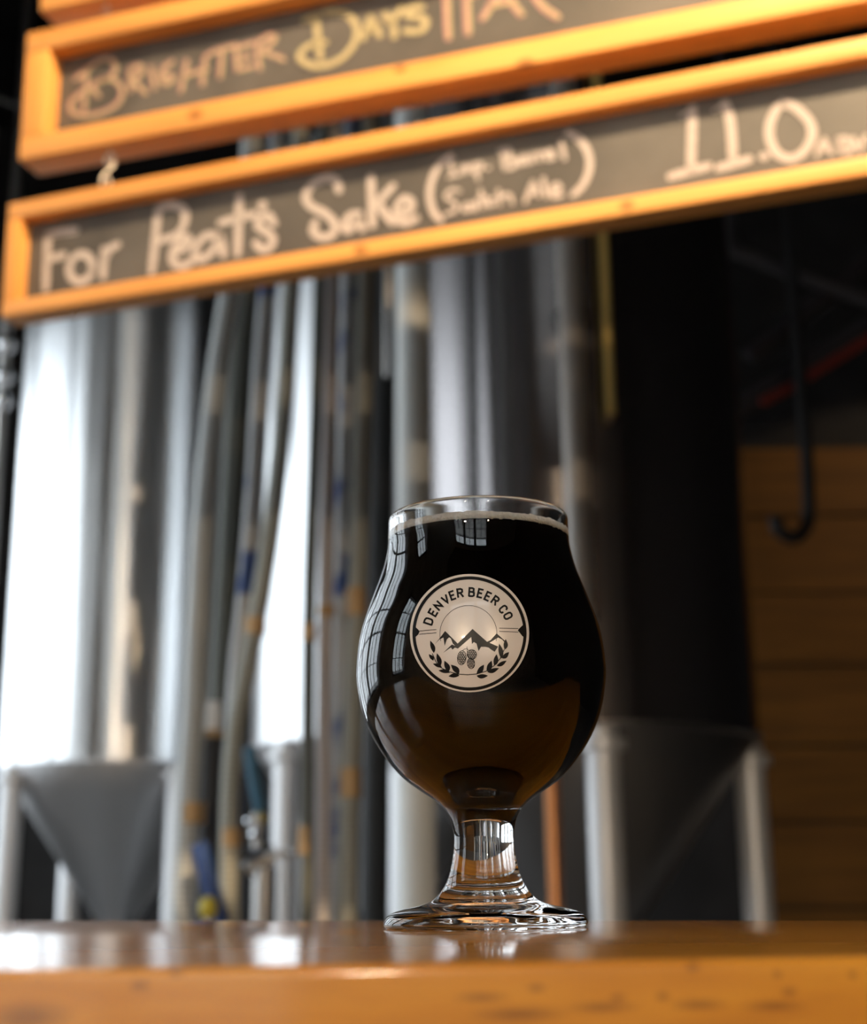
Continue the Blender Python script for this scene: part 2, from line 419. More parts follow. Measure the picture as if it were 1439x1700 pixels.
def make_sign(name, label, yL, TL, BL, TR_, width, depth, fw_l, fw_t, fw_b, words, knots=()):
    """TL/BL: left corners of the front face in the photo, TR_: a point on its top edge further right"""
    tl = at(*TL, yL); bl = at(*BL, yL); bl.x = tl.x = (tl.x + bl.x) / 2
    yR = solve_right(tl.z, *TR_); tr = at(*TR_, yR)
    u = tr - tl; u.z = 0; u.normalize(); n = Vector((u.y, -u.x, 0))      # n faces the camera
    h = tl.z - bl.z
    R = Matrix((u, -n, Vector((0, 0, 1)))).transposed()
    root = thing(name, label, 'sign', bl); root.rotation_euler = R.to_euler()
    inv = R.transposed()
    # local frame: x along, y away from the viewer, z up; front face at y=0
    kn = [tuple(k) for k in knots]
    mw = wood('pine_frame_rail', *PINE, 0, .5, 1.0, knots=kn, bump=.03, spec=.3)
    mv = wood('pine_frame_stile', *PINE, 2, .5, 1.0, bump=.03, spec=.3)
    bv = .0025
    MB().box((0, 0, h - fw_t), (width, depth, h)).build('top_rail', mw, root, bevel=bv)
    MB().box((0, 0, 0), (width, depth, fw_b)).build('bottom_rail', mw, root, bevel=bv)
    MB().box((0, .0005, fw_b), (fw_l, depth, h - fw_t)).build('stile', mv, root, bevel=bv)
    MB().box((width - fw_l, .0005, fw_b), (width, depth, h - fw_t)).build('stile', mv, root, bevel=bv)
    rec = depth * .62
    MB().box((fw_l * .5, rec, fw_b * .5), (width - fw_l * .5, rec + .006, h - fw_t * .5)).build('chalkboard_panel', M_BOARD, root)
    p0 = bl - n * rec                                      # a point on the panel's front plane
    nl_ = Vector((0, -1, 0))
    for wi, (word, mat, pxw, strokes) in enumerate(words):
        for letter in clusters(strokes, pxw):
            mb = MB()
            for st in letter:
                pts = spline([Vector((*q, 0)) for q in st], 6)
                loc = [inv @ (at_plane(q.x, q.y, p0, n) - bl) for q in pts]
                ribbon(mb, loc, pxw * loc_scale(p0, n, st[0]), nl_, .0006 + .0004 * (wi % 3))
            mb.build('chalk_letter', mat, root)
    return root, R, bl, h, u, n

def loc_scale(p0, n, q):
    a = at_plane(q[0], q[1], p0, n); return (a - CAM).dot(fwd) / F

def zc(ox, oy, s, strokes): return [[(ox + x / s, oy + y / s) for x, y in st] for st in strokes]
def ell(cx, cy, rx, ry, rot=0, n=14):
    return [(cx + rx * math.cos(2 * math.pi * i / n) * math.cos(rot) - ry * math.sin(2 * math.pi * i / n) * math.sin(rot),
             cy + rx * math.cos(2 * math.pi * i / n) * math.sin(rot) + ry * math.sin(2 * math.pi * i / n) * math.cos(rot)) for i in range(n + 1)]
def dot(x, y): return [(x - 4, y), (x, y), (x + 4, y)]
A_ = (40, 300, 4); B_ = (380, 230, 4); C_ = (690, 200, 4); D_ = (1079, 130, 4); E_ = (90, 20, 3.6); F_ = (480, 0, 3)
low_words = [
 ('for', M_CHALK, 14, zc(*A_, [[(160, 362), (152, 540), (145, 715)], [(160, 362), (240, 342), (340, 332)], [(165, 520), (215, 508), (265, 495)],
      ell(378, 580, 76, 92, .25), [(532, 460), (530, 550), (525, 635)], [(540, 520), (570, 455), (620, 428)]])),
 ('peats', M_CHALK, 14, zc(*A_, [[(893, 190), (872, 400), (850, 600)], [(893, 188), (980, 165), (1060, 195), (1068, 280), (1010, 365), (905, 398)],
      [(1025, 470), (1085, 435), (1095, 385), (1050, 385), (1000, 450), (985, 520), (1020, 565), (1080, 560), (1125, 520)],
      [(1300, 375), (1215, 365), (1150, 430), (1142, 500), (1180, 525), (1250, 470), (1300, 385)], [(1300, 370), (1318, 430), (1325, 490)]])
    + zc(*B_, [[(72, 390), (66, 580), (60, 765)], [(-52, 560), (60, 530), (165, 507)], dot(225, 440), dot(222, 458),
      [(300, 565), (265, 515), (205, 535), (195, 585), (250, 620), (295, 670), (270, 728), (215, 735), (182, 695)]])),
 ('sake', M_CHALK, 14, zc(*B_, [[(733, 345), (715, 285), (650, 265), (560, 310), (512, 385), (545, 450), (640, 500), (705, 570), (690, 640), (620, 660), (562, 620), (575, 560)],
      [(870, 505), (810, 512), (765, 580), (792, 612), (850, 560), (868, 505)], [(865, 510), (875, 560), (890, 600)],
      [(945, 262), (950, 420), (955, 575)], [(1088, 322), (1035, 380), (990, 432)], [(990, 432), (1040, 500), (1088, 558)],
      [(1125, 500), (1200, 482), (1212, 425), (1160, 402), (1112, 470), (1122, 540), (1180, 560), (1240, 535)]])),
 ('bracket', M_CHALK, 12, zc(*C_, [[(230, 240), (150, 310), (102, 420), (96, 520), (120, 610), (165, 660)], [(1015, 85), (1100, 140), (1153, 240), (1150, 340), (1110, 430), (1050, 490)]])),
 ('imp', M_CHALK, 7, zc(*C_, [[(235, 268), (240, 320), (250, 368)], [(210, 272), (258, 260)], [(222, 376), (285, 362)], [(308, 352), (312, 315), (330, 308), (342, 348), (350, 312), (370, 305), (382, 345)],
      [(392, 292), (402, 340), (415, 392)], [(395, 300), (430, 285), (440, 315), (405, 338)], dot(482, 318)])),
 ('barrel', M_CHALK, 8, zc(*C_, [[(575, 200), (585, 260), (597, 322)], [(560, 205), (615, 195), (625, 235), (590, 258)], [(590, 258), (655, 265), (655, 310), (597, 325)],
      [(735, 240), (695, 255), (692, 288), (720, 285), (740, 250)], [(738, 245), (750, 285)], [(770, 232), (778, 275)], [(773, 255), (785, 232), (800, 232)], [(815, 222), (824, 266)], [(818, 245), (830, 222), (846, 220)],
      [(870, 240), (910, 230), (895, 205), (868, 225), (872, 258), (920, 252)], [(968, 145), (978, 200), (990, 255)]])),
 ('scotch', M_CHALK, 7, zc(*C_, [[(290, 470), (240, 462), (200, 505), (260, 550), (268, 595), (205, 622)], [(358, 555), (322, 568), (325, 598), (365, 590)], ell(390, 572, 17, 20),
      [(432, 465), (438, 520), (448, 575)], [(410, 525), (470, 510)], [(512, 522), (480, 535), (482, 562), (520, 556)], [(548, 468), (553, 510), (560, 556)], [(556, 530), (590, 495), (625, 500), (640, 545)]])),
 ('ale', M_CHALK, 8, zc(*C_, [[(730, 540), (755, 470), (780, 410)], [(780, 410), (800, 450), (815, 500)], [(745, 490), (810, 475)], [(848, 390), (856, 445), (868, 505)], [(910, 475), (958, 462), (942, 425), (905, 450), (915, 505), (968, 498)]])),
 ('eleven', M_CHALK, 15, zc(*D_, [[(282, 205), (278, 400), (272, 600)], [(142, 655), (260, 620), (385, 588)], [(498, 170), (535, 300), (552, 550)], [(460, 598), (560, 570), (655, 542)], dot(758, 522),
      [(885, 172), (960, 195), (1050, 280), (1078, 370), (1035, 475), (945, 535), (850, 508), (800, 420), (795, 320), (830, 225), (885, 165)]])),
 ('flags', M_CHALK, 5, zc(*D_, [[(275, 205), (235, 235), (205, 252)], [(492, 170), (455, 200), (425, 215)]])),
 ('abv', M_CHALK, 8, zc(*D_, [[(1108, 512), (1130, 455), (1155, 405)], [(1155, 405), (1180, 450), (1208, 500)], [(1125, 478), (1195, 462)], [(1255, 400), (1262, 445), (1275, 495)], [(1250, 402), (1310, 400), (1300, 440), (1268, 445)], [(1268, 445), (1330, 448), (1325, 490), (1275, 497)],
      [(1352, 400), (1370, 445), (1390, 482)], [(1390, 482), (1410, 430), (1432, 385)]])),
]
br = [[(130, 400), (195, 345), (280, 288), (345, 290), (368, 340), (330, 390), (245, 430)],
      [(235, 430), (330, 400), (400, 450), (392, 530), (310, 592), (200, 620), (115, 602), (98, 552), (140, 500), (215, 455), (265, 500)], [(195, 360), (188, 460), (178, 585)],
      [(455, 340), (455, 400), (456, 470)], [(452, 345), (512, 322), (520, 370), (458, 405)], [(462, 408), (505, 445), (548, 485)], [(582, 335), (590, 395), (600, 455)],
      [(705, 300), (655, 335), (640, 395), (672, 432), (712, 392), (655, 378)], [(792, 295), (775, 380), (757, 472)], [(905, 268), (895, 350), (885, 432)], [(770, 385), (910, 342)],
      [(930, 250), (1010, 222), (1085, 200)], [(1008, 225), (1000, 305), (992, 388)], [(1085, 225), (1090, 290), (1097, 350)], [(1085, 222), (1180, 188)], [(1092, 290), (1170, 265)], [(1097, 350), (1188, 325)],
      [(1215, 190), (1222, 265), (1230, 340)], [(1210, 185), (1290, 140), (1318, 165), (1240, 232)], [(1245, 235), (1310, 260), (1370, 285)]]
dy = [[(80, 105), (110, 92), (148, 82)], [(135, 88), (145, 190), (158, 290)], [(185, 66), (280, 70), (335, 130), (325, 220), (250, 300), (140, 332), (62, 300), (60, 262), (110, 225), (180, 215)],
      [(372, 192), (388, 140), (405, 88)], [(405, 88), (430, 130), (452, 178)], [(380, 152), (448, 138)], [(478, 75), (500, 98), (518, 118)], [(560, 48), (530, 85), (518, 118)], [(518, 118), (522, 150), (526, 182)],
      [(662, 38), (605, 45), (590, 78), (672, 95), (680, 135), (640, 158), (578, 155)]]
ipa = [[(782, -90), (786, 50), (792, 188)], [(882, -90), (886, 40), (892, 165)], [(885, -90), (980, -100), (985, -50), (895, -20)], [(965, 92), (1010, 20), (1060, -50)], [(1060, -50), (1105, 10), (1155, 72)], [(1000, 30), (1115, 5)],
       [(1225, -10), (1275, 45), (1335, 85)]]
def sh(st, dx, dy_): return [[(x + dx, y + dy_) for x, y in s] for s in st]
up_words = [('brighter', M_PINK, 9, zc(*E_, br)), ('brighter', M_YEL, 4, zc(*E_, sh(br, 9, 6))),
            ('days', M_YEL, 12, zc(*F_, dy)), ('days', M_PINK, 5, zc(*F_, sh(dy, -12, 8))), ('ipa', M_PINK, 12, zc(*F_, ipa)), ('ipa', M_YEL, 5, zc(*F_, sh(ipa, 12, 4)))]
PXM = 2.0 / F    # metres per pixel near the left end of the signs
low = make_sign('hanging_chalkboard_sign', 'lower hanging chalkboard sign, slim pine frame, white chalk text ending in 11.0', 2.0, (10, 338), (4, 527), (1439, 60), 1.62, .042,
                28 * PXM, 32 * PXM, 30 * PXM, low_words, knots=[(.578, 0, .012, .009), (.945, 0, .012, .009), (.71, 0, .145, .008)])
upp = make_sign('hanging_chalkboard_sign', 'middle hanging chalkboard sign, broad pine frame, pink and yellow chalk text', 2.0, (45, 55), (30, 266), (296, 0), 1.55, .056,
                50 * PXM, 42 * PXM, 46 * PXM, up_words, knots=[(.3, 0, .02, .011), (.62, 0, .03, .008), (.80, 0, .0, .012)])
# third sign, only its lower left corner in view; height raised to block spotlight spill
p3 = upp[2] + Vector((0, 0, upp[3])) + upp[4] * .02
top = thing('hanging_chalkboard_sign', 'topmost pine-framed sign, only its lower left corner in view', 'sign', p3 + Vector((0, 0, .035)))
top.rotation_euler = upp[1].to_euler()
mw = wood('pine_frame_rail', *PINE, 0, .5, 1.0, bump=.03, spec=.3); mv = wood('pine_frame_stile', *PINE, 2, .5, 1.0, bump=.03, spec=.3)
MB().box((0, 0, 0), (1.5, .056, .04)).build('bottom_rail', mw, top, bevel=.0025)
MB().box((0, 0, .58), (1.5, .056, .62)).build('top_rail', mw, top, bevel=.0025)
for x in (0, 1.458): MB().box((x, .0005, .04), (x + .042, .056, .58)).build('stile', mv, top, bevel=.0025)
MB().box((.02, .034, .02), (1.48, .04, .60)).build('chalkboard_panel', M_BOARD, top)

# screw eyes and hooks between the signs
def eye_hook(root, R, pos, down, k=1.0):
    mb = MB(); s = (-1 if down else 1) * k
    mb.tube([pos, pos + Vector((0, 0, s * .008))], .0022, 8); mb.torus(pos + Vector((0, 0, s * .0145)), .0075 * k, .002 * k, (0, 1, 0), 20, 8)
    mb.build('screw_eye', M_CPIPE, root, smooth=True)
for px_, rightend in ((180, False), (None, True)):
    n_up, n_lo = upp, low
    if not rightend:
        w = at_plane(181, 290, upp[2] - upp[5] * .02, upp[5])
    else:
        w = upp[2] + upp[4] * 1.4 - upp[5] * .02
    lu = upp[1].transposed() @ (w - upp[2]); ll = low[1].transposed() @ (w - low[2])
    pu = Vector((lu.x, .02, 0)); pl = Vector((ll.x, .02, low[3]))
    eye_hook(upp[0], upp[1], pu, True); eye_hook(low[0], low[1], pl, False)
    wu = upp[2] + upp[1] @ pu; wl = low[2] + low[1] @ pl
    a, b_ = wu - Vector((0, 0, .021)), wl + Vector((0, 0, .021))
    L_ = (a.z - b_.z)
    pts = spline([a + Vector((.004, 0, .003)), a + Vector((.006, 0, -.003)), a.lerp(b_, .5), b_ + Vector((-.006, 0, .003)), b_ + Vector((-.004, 0, -.003))], 5)
    tag(MB().tube(pts, .0018, 8).build('hook', M_CPIPE, smooth=True), 'small bright steel hook joining the lower sign to the middle one' if not rightend else 'small steel hook joining the far right ends of the signs', 'hook')
    pt = Vector((lu.x - .02 if not rightend else lu.x, .02, upp[3])); 
    # link up to the topmost sign
    wt = upp[2] + upp[1] @ pt; eye_hook(upp[0], upp[1], pt, False, .6)
    l3 = upp[1].transposed() @ (wt - Vector(top.location)); eye_hook(top, None, Vector((l3.x, .02, 0)), True, .6)
    # chain from the topmost sign up to the ceiling
    cb = Vector(top.location) + upp[1] @ Vector((l3.x, .02, .62))
    tag(MB().tube([cb, Vector((cb.x, cb.y, ZC))], .003, 8).build('hanging_rod', M_CHROME), 'thin steel rod carrying the signs from the ceiling' + (' at the left end' if not rightend else ' at the right end'), 'rod')

# ------------------------------------------------------------------ fermentation tanks
def make_tank(name, label, cpx, y, R, rim_px, ztop, leg_rot, mat, legr=.045, leg_r=None, extra=None):
    c = at(cpx, rim_px, y); zb = c.z
    root = thing(name, label, 'tank', (c.x, y, 0))
    zs = [zb, zb + .004] + [zb + (ztop - zb) * i / 10 for i in range(1, 11)]
    dome = [(R * math.cos(a) , ztop + R * .35 * math.sin(a)) for a in [math.pi / 2 * i / 8 for i in range(1, 8)]] + [(.0, ztop + R * .35)]
    MB().lathe([(R, z) for z in zs] + dome, 96).build('tank_wall', mat, root, smooth=True)
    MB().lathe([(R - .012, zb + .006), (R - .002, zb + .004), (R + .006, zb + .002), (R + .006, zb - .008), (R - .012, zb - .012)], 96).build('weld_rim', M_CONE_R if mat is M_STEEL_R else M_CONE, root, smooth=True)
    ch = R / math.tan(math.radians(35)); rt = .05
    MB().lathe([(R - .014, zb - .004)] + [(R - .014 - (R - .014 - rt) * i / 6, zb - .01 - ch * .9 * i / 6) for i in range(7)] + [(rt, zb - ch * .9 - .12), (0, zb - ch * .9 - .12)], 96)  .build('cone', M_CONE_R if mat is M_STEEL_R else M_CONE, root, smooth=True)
    lr = leg_r or R - .02
    for i in range(4):
        a = leg_rot + math.pi / 2 * i; x, yy = lr * math.cos(a), lr * math.sin(a)
        lg = MB().lathe([(0, .02), (legr, .02), (legr, zb - .05), (legr * .9, zb - .012), (0, zb - .012)], 20, (x, yy, 0)).build('leg', M_LEG, root, smooth=True)
        MB().lathe([(0, 0), (legr * 1.5, 0), (legr * 1.5, .02), (0, .02)], 20, (x, yy, 0)).build('foot', M_LEG, lg, smooth=True)
        MB().lathe([(legr * 1.02, zb - .075), (legr * 1.4, zb - .07), (legr * 1.4, zb - .045), (legr * 1.02, zb - .04)], 20, (x, yy, 0)).build('collar', M_LEG, lg, smooth=True)
    return root, c
t_left = make_tank('fermentation_tank', 'bright stainless fermentation tank at the left, streaked with window reflections', 205, 6.1, .5, 1278, 3.55, math.radians(38), M_STEEL)
t_mid = make_tank('fermentation_tank', 'stainless fermentation tank half hidden behind the hanging hoses', 648, 5.25, .5, 1242, 3.75, math.radians(45), M_STEEL)
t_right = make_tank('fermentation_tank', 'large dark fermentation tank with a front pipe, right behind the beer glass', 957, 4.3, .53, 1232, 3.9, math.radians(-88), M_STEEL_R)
tr_root, tr_c = t_right
def loc_of(root, p): return Vector(p) - Vector(root.location)
# added pipe imitating a reflected light strip down the right tank, with brackets
pp = at(950, 600, 4.3 - .53 - .05); q = loc_of(tr_root, (pp.x, pp.y, 0))
pipe = MB().tube([(q.x, q.y, tr_c.z - .0), (q.x, q.y, 3.9), (q.x * .8, q.y * .8, 4.05)], .034, 20).build('reflection_pipe', M_CPIPE, tr_root, smooth=True)
for z in (1.75, 2.6, 3.4): MB().torus((q.x, q.y + .02, z), .04, .008, (0, 0, 1)).build('bracket', M_BLACKMETAL, pipe, smooth=True)
# brass sight tube ending part way down
p0_, p1_ = at(1005, 380, 3.72), at(1014, 688, 3.72); d_ = (p0_ - p1_)
a0 = loc_of(tr_root, p1_); a1 = a0 + Vector((0, 0, 1.6))
st_ = MB().tube([a0, a1], .0125, 14).build('sight_tube', M_BRASS, tr_root, smooth=True)
MB().tube([a0 + Vector((0, 0, -.0)), a0 + Vector((0, .06, -.0))], .009, 10).build('elbow', M_BRASSFIT, st_, smooth=True)

# upright copper line in front of the right tank's cone
ct = at(906, 1300, 3.55); cbm = at(924, 1540, 3.55)
tag(MB().tube([(cbm.x, cbm.y, 0), (cbm.x, cbm.y, ct.z + .05), (cbm.x - .03, cbm.y + .02, ct.z + .12), (cbm.x - .06, cbm.y + .1, ct.z + .16)], .019, 14).build('copper_pipe', M_COPPER, smooth=True),
    'thin orange copper pipe rising beside the stem of the glass', 'pipe')

# ------------------------------------------------------------------ hanging hoses and upright pipes
M_H = {'grey': braid('braided_grey', (.26, .27, .265), (.62, .64, .63)), 'dark': braid('rubber_olive', (.08, .083, .072), (.14, .145, .125), rough=.6),
       'blue': braid('braided_blue', (.25, .255, .26), (.66, .67, .68), (.04, .08, .24)), 'pink': braid('braided_pinkish', (.34, .30, .29), (.74, .69, .68)),
       'olive': braid('braided_olive', (.19, .19, .165), (.42, .42, .37))}
def hose(label, mat, y, wpx, pts, clamps=(), name='brewing_hose', cat='hose', grp=None):
    d0 = y * 1.02
    P = [at(px, py, y) for px, py in pts]
    top_ = P[0] + (P[0] - P[1]).normalized() * 0.0
    lo = P[-1]; e0 = P[0] + (P[0] - P[1]) * 1.5; e0.y = y
    path = [Vector((e0.x, y, ZC - .002)), Vector((e0.x + (e0.x - P[0].x) * .3, y, (e0.z + ZC) / 2)), e0] + P + [Vector((lo.x - .01, y, lo.z * .5)), Vector((lo.x - .01, y, .02))]
    r = wpx * .5 * d0 / F
    root = thing(name, label, cat, (lo.x - .01, y, 0), grp)
    path = [p - Vector(root.location) for p in spline(path, 7)]
    MB().tube(path, r, 14).build('hose_tube', mat, root, smooth=True)
    for (px, py, h_) in clamps:
        c = at(px, py, y) - Vector(root.location)
        MB().lathe([(r * .95, -h_ * .6), (r * 1.12, -h_ * .6), (r * 1.12, h_ * .6), (r * .95, h_ * .6)], 16, c).build('brass_collar', M_BRASSFIT, root, smooth=True)
    return root
G = 'hoses and pipes hanging between the tanks'
hose('thick grey braided hose, leftmost of the hanging hoses', M_H['grey'], 3.0, 40, [(385, 470), (362, 620), (343, 800), (330, 1000), (322, 1180), (313, 1320), (303, 1527)], [(318, 1350, .035)], grp=G)
hose('dark olive rubber hose right of the leftmost grey hose', M_H['dark'], 3.3, 46, [(412, 470), (398, 640), (388, 820), (378, 1000), (368, 1200), (362, 1400), (358, 1527)], grp=G)
hose('braided hose flecked with blue, second braided one from the left', M_H['blue'], 3.05, 32, [(445, 470), (433, 640), (424, 800), (408, 1000), (395, 1120), (386, 1300), (380, 1527)], grp=G)
hose('grey hose slanting down leftwards across the bright tank reflection', M_H['olive'], 2.95, 31, [(484, 470), (474, 640), (460, 800), (438, 960), (414, 1090), (388, 1230), (380, 1380), (378, 1527)], [(424, 1040, .03), (383, 1390, .03)], grp=G)
hose('thin dark pipe right of the bright tank reflection', M_H['dark'], 2.9, 22, [(531, 460), (524, 700), (515, 950), (512, 1150), (511, 1300), (508, 1527)], [(513, 1050, .03), (507, 1395, .045)], name='brewing_pipe', cat='pipe', grp=G)
hose('pinkish grey braided hose beside the thin dark pipe', M_H['pink'], 3.0, 26, [(551, 460), (547, 700), (541, 950), (538, 1200), (536, 1400), (535, 1527)], [(541, 1015, .02)], grp=G)
hose('blue flecked braided hose just left of the beer glass', M_H['blue'], 3.08, 32, [(580, 460), (576, 640), (571, 800), (566, 1000), (563, 1250), (560, 1527)], grp=G)
hose('olive grey braided hose nearest the glass, with brass collars', M_H['olive'], 3.0, 32, [(609, 460), (605, 640), (600, 800), (594, 1000), (586, 1200), (580, 1350), (578, 1527)], [(592, 1000, .05), (582, 1300, .05)], grp=G)
hose('wide black rubber pipe above the left rim of the glass', plain('gap_black', (.012, .012, .012), .7), 3.75, 44, [(638, 440), (635, 640), (632, 830), (629, 1000), (625, 1250), (622, 1527)], name='brewing_pipe', cat='pipe', grp=G)  # black tube added and widened to shade the gap between the tanks
# short light pipe in the dark gap
a_, b_ = at(644, 430, 3.45), at(641, 625, 3.45)
tag(MB().tube([Vector((a_.x, 3.45, ZC)), Vector((a_.x, 3.45, b_.z))], .010, 12).build('drop_pipe', M_PIPE, smooth=True), 'thin pale drop pipe from the ceiling in the dark gap above the glass', 'pipe')

pc = at(688, 800, 3.55)
col_ = thing('steel_column', 'pale satin steel column rising behind the left rim of the glass', 'column', (pc.x, 3.55, 0))
MB().lathe([(0, .015), (.046, .015), (.046, ZC - .015), (0, ZC - .015)], 28).build('column_tube', M_COLUMN, col_, smooth=True)
for z in (0, ZC - .015): MB().lathe([(0, z), (.075, z), (.075, z + .015), (0, z + .015)], 28).build('flange', M_COLUMN, col_, smooth=True)

# ------------------------------------------------------------------ valves and fittings low down between the tanks
M_BLUE = plain('blue_rubber', (.02, .06, .22), .45); M_TEAL = plain('teal_handle', (.04, .16, .26), .4); M_YELLOW = plain('yellow_plastic', (.55, .45, .04), .5)
M_WHITE = plain('white_plastic', (.8, .78, .74), .35)
Y = 3.2
def AT(px, py, y=Y): return at(px, py, y)
base = AT(432, 1527)
v = thing('transfer_valve', 'shiny steel valve with a teal handle low between the hoses', 'valve', (base.x, Y, 0)); O = Vector(v.location)
MB().tube([Vector((0, 0, 0)), AT(440, 1440) - O - Vector((0, 0, 0))], .026, 16).build('upright_pipe', M_PIPE, v, smooth=True)
MB().tube([AT(405, 1440) - O, AT(425, 1425) - O, AT(455, 1418) - O], .026, 16).build('valve_body', M_CHROME, v, smooth=True)
MB().sphere(AT(433, 1357) - O, .015, 20).build('gold_cap_nut', plain('gold_nut', (.95, .78, .35), .12, 1), v, smooth='all')
MB().sphere(AT(426, 1386) - O, .016, 20).build('clamp_nut', M_CHROME, v, smooth='all')
MB().sphere(AT(415, 1364) - O, .012, 20).build('clamp_nut', M_CHROME, v, smooth='all')
MB().tube([AT(428, 1425) - O, AT(428, 1350) - O], .013, 14).build('stem', M_PIPE, v, smooth=True)
MB().tube(spline([AT(433, 1345) - O, AT(424, 1300) - O, AT(414, 1240) - O], 5), .014, 12).build('handle', M_TEAL, v, smooth=True)
MB().sphere(AT(485, 1415) - O, .013, 20).build('gauge_knob', M_CHROME, v, smooth='all')
MB().tube([AT(450, 1420) - O, AT(485, 1415) - O], .008, 10).build('gauge_arm', M_PIPE, v, smooth=True)
hb = AT(364, 1540, 2.9)
tag(MB().tube(spline([AT(331, 1400, 2.9), AT(340, 1440, 2.9), AT(354, 1490, 2.9), AT(366, 1560, 2.9), (hb.x + .01, 2.9, .6), (hb.x, 2.9, .01)], 6), .017, 12).build('blue_hose', M_BLUE, smooth=True), 'short deep blue hose leaning beside the leftmost hose', 'hose')
yb = AT(346, 1507, 2.85)
yr = thing('yellow_tap', 'yellow plastic tap in front of the blue hose', 'tap', (yb.x, 2.85, 0))
MB().sphere((0, 0, yb.z), .018, 16, (1, 1, 1.2)).build('tap_knob', M_YELLOW, yr, smooth='all'); MB().tube([(0, 0, 0), (0, 0, yb.z)], .008, 10).build('tap_post', M_PIPE, yr, smooth=True)
wf = AT(352, 1190, 3.1)
w_ = thing('hose_coupling', 'white capped hose coupling on a black hose behind the leftmost hose', 'hose coupling', (wf.x, 3.1, 0))
MB().lathe([(0, wf.z - .03), (.02, wf.z - .03), (.022, wf.z), (.018, wf.z + .032), (0, wf.z + .034)], 20).build('cap', M_WHITE, w_, smooth=True)
MB().lathe([(.0, wf.z - .045), (.028, wf.z - .045), (.028, wf.z - .03), (0, wf.z - .03)], 20).build('brass_ring', M_BRASSFIT, w_, smooth=True)
MB().tube([(0, 0, 0), (0, 0, wf.z - .045)], .026, 16).build('hose_tube', M_BLACKMETAL, w_, smooth=True)
# fittings left of the left tank
fx = AT(6, 620, 5.2)
f_ = thing('sample_pipe', 'slim pipe with shiny clamps at the far left edge', 'pipe', (fx.x, 5.2, 0))
MB().tube([(0, 0, 0), (0, 0, ZC)], .02, 12).build('pipe_tube', M_PIPE, f_, smooth=True)
for py in (575, 628, 668): MB().sphere((0.01, -.02, AT(6, py, 5.2).z), .035, 16).build('clamp', M_CHROME, f_, smooth='all')

# ------------------------------------------------------------------ right background: plank wall, truss, red pipe, hook
M_PLANK = wood('amber_wall_plank', (.14, .052, .003), (.19, .072, .005), (.24, .095, .007), 0, .6, .5)
pr = tag(bpy.data.objects.new('trim_1', None), kind='structure'); COL.objects.link(pr)
yw = YB - .03
zt = at(1350, 745, yw).z; xl = at(1230, 900, yw).x; zz = zt; i = 0
while zz > .3:
    hh = .46 if i % 2 == 0 else .5
    MB().box((xl, yw - .02 + .012 * (i % 2), zz - hh + .02), (XR - .01, YB, zz)).build('plank', M_PLANK, pr); zz -= hh; i += 1
tru = thing('roof_truss', 'dark steel roof truss with crossing braces at upper right', 'truss', (at(1350, 480, 7.0).x, 7.0, 3.0)); O = Vector(tru.location)
M_TRUSS = plain('dark_truss_steel', (.05, .045, .05), .55)
def bar_(p, q, r): return MB().tube([p - O, q - O], r, 8)
bar_(at(1215, 415, 7), at(1500, 520, 7), .045).build('brace', M_TRUSS, tru, smooth=True)
bar_(at(1240, 590, 7.1), at(1500, 385, 7.1), .045).build('brace', M_TRUSS, tru, smooth=True)
bar_(at(1200, 690, 7.05), at(1560, 470, 7.05), .06).build('chord', M_TRUSS, tru, smooth=True)
p_, q_ = at(1180, 395, 7.05), at(1180, 395, 7.05); q_.z = ZC
bar_(at(1215, 415, 7), Vector((at(1215, 415, 7).x, 7, ZC)), .03).build('hanger', M_TRUSS, tru)
bar_(at(1500, 385, 7.1), Vector((at(1500, 385, 7.1).x, 7.1, ZC)), .03).build('hanger', M_TRUSS, tru)
M_RED = plain('red_sprinkler_pipe', (.30, .035, .02), .45)
tag(MB().tube([at(1265, 668, 6.6), at(1310, 645, 6.6), at(1439, 565, 6.6), at(1640, 440, 6.6)], .022, 12).build('sprinkler_pipe', M_RED, smooth=True), 'dull red pipe sloping up to the right in the dark', 'pipe')
hk = at(1338, 740, 6.4)
tag(MB().tube(spline([Vector((hk.x, 6.4, ZC)), Vector((hk.x, 6.4, 3.4)), at(1338, 740, 6.4), at(1342, 820, 6.4), at(1340, 870, 6.4), at(1318, 893, 6.4), at(1292, 880, 6.4), at(1288, 860, 6.4)], 6), .032, 12).build('hooked_pipe', M_BLACKMETAL, smooth=True), 'black pipe with a hooked lower end before the amber planks', 'pipe')
tag(MB().tube([at(-60, 150, 6.5), at(0, 165, 6.5), at(60, 188, 6.5), at(140, 215, 6.5)], .012, 8).build('ceiling_conduit', M_PIPE, smooth=True), 'thin grey conduit left of the middle sign', 'conduit')

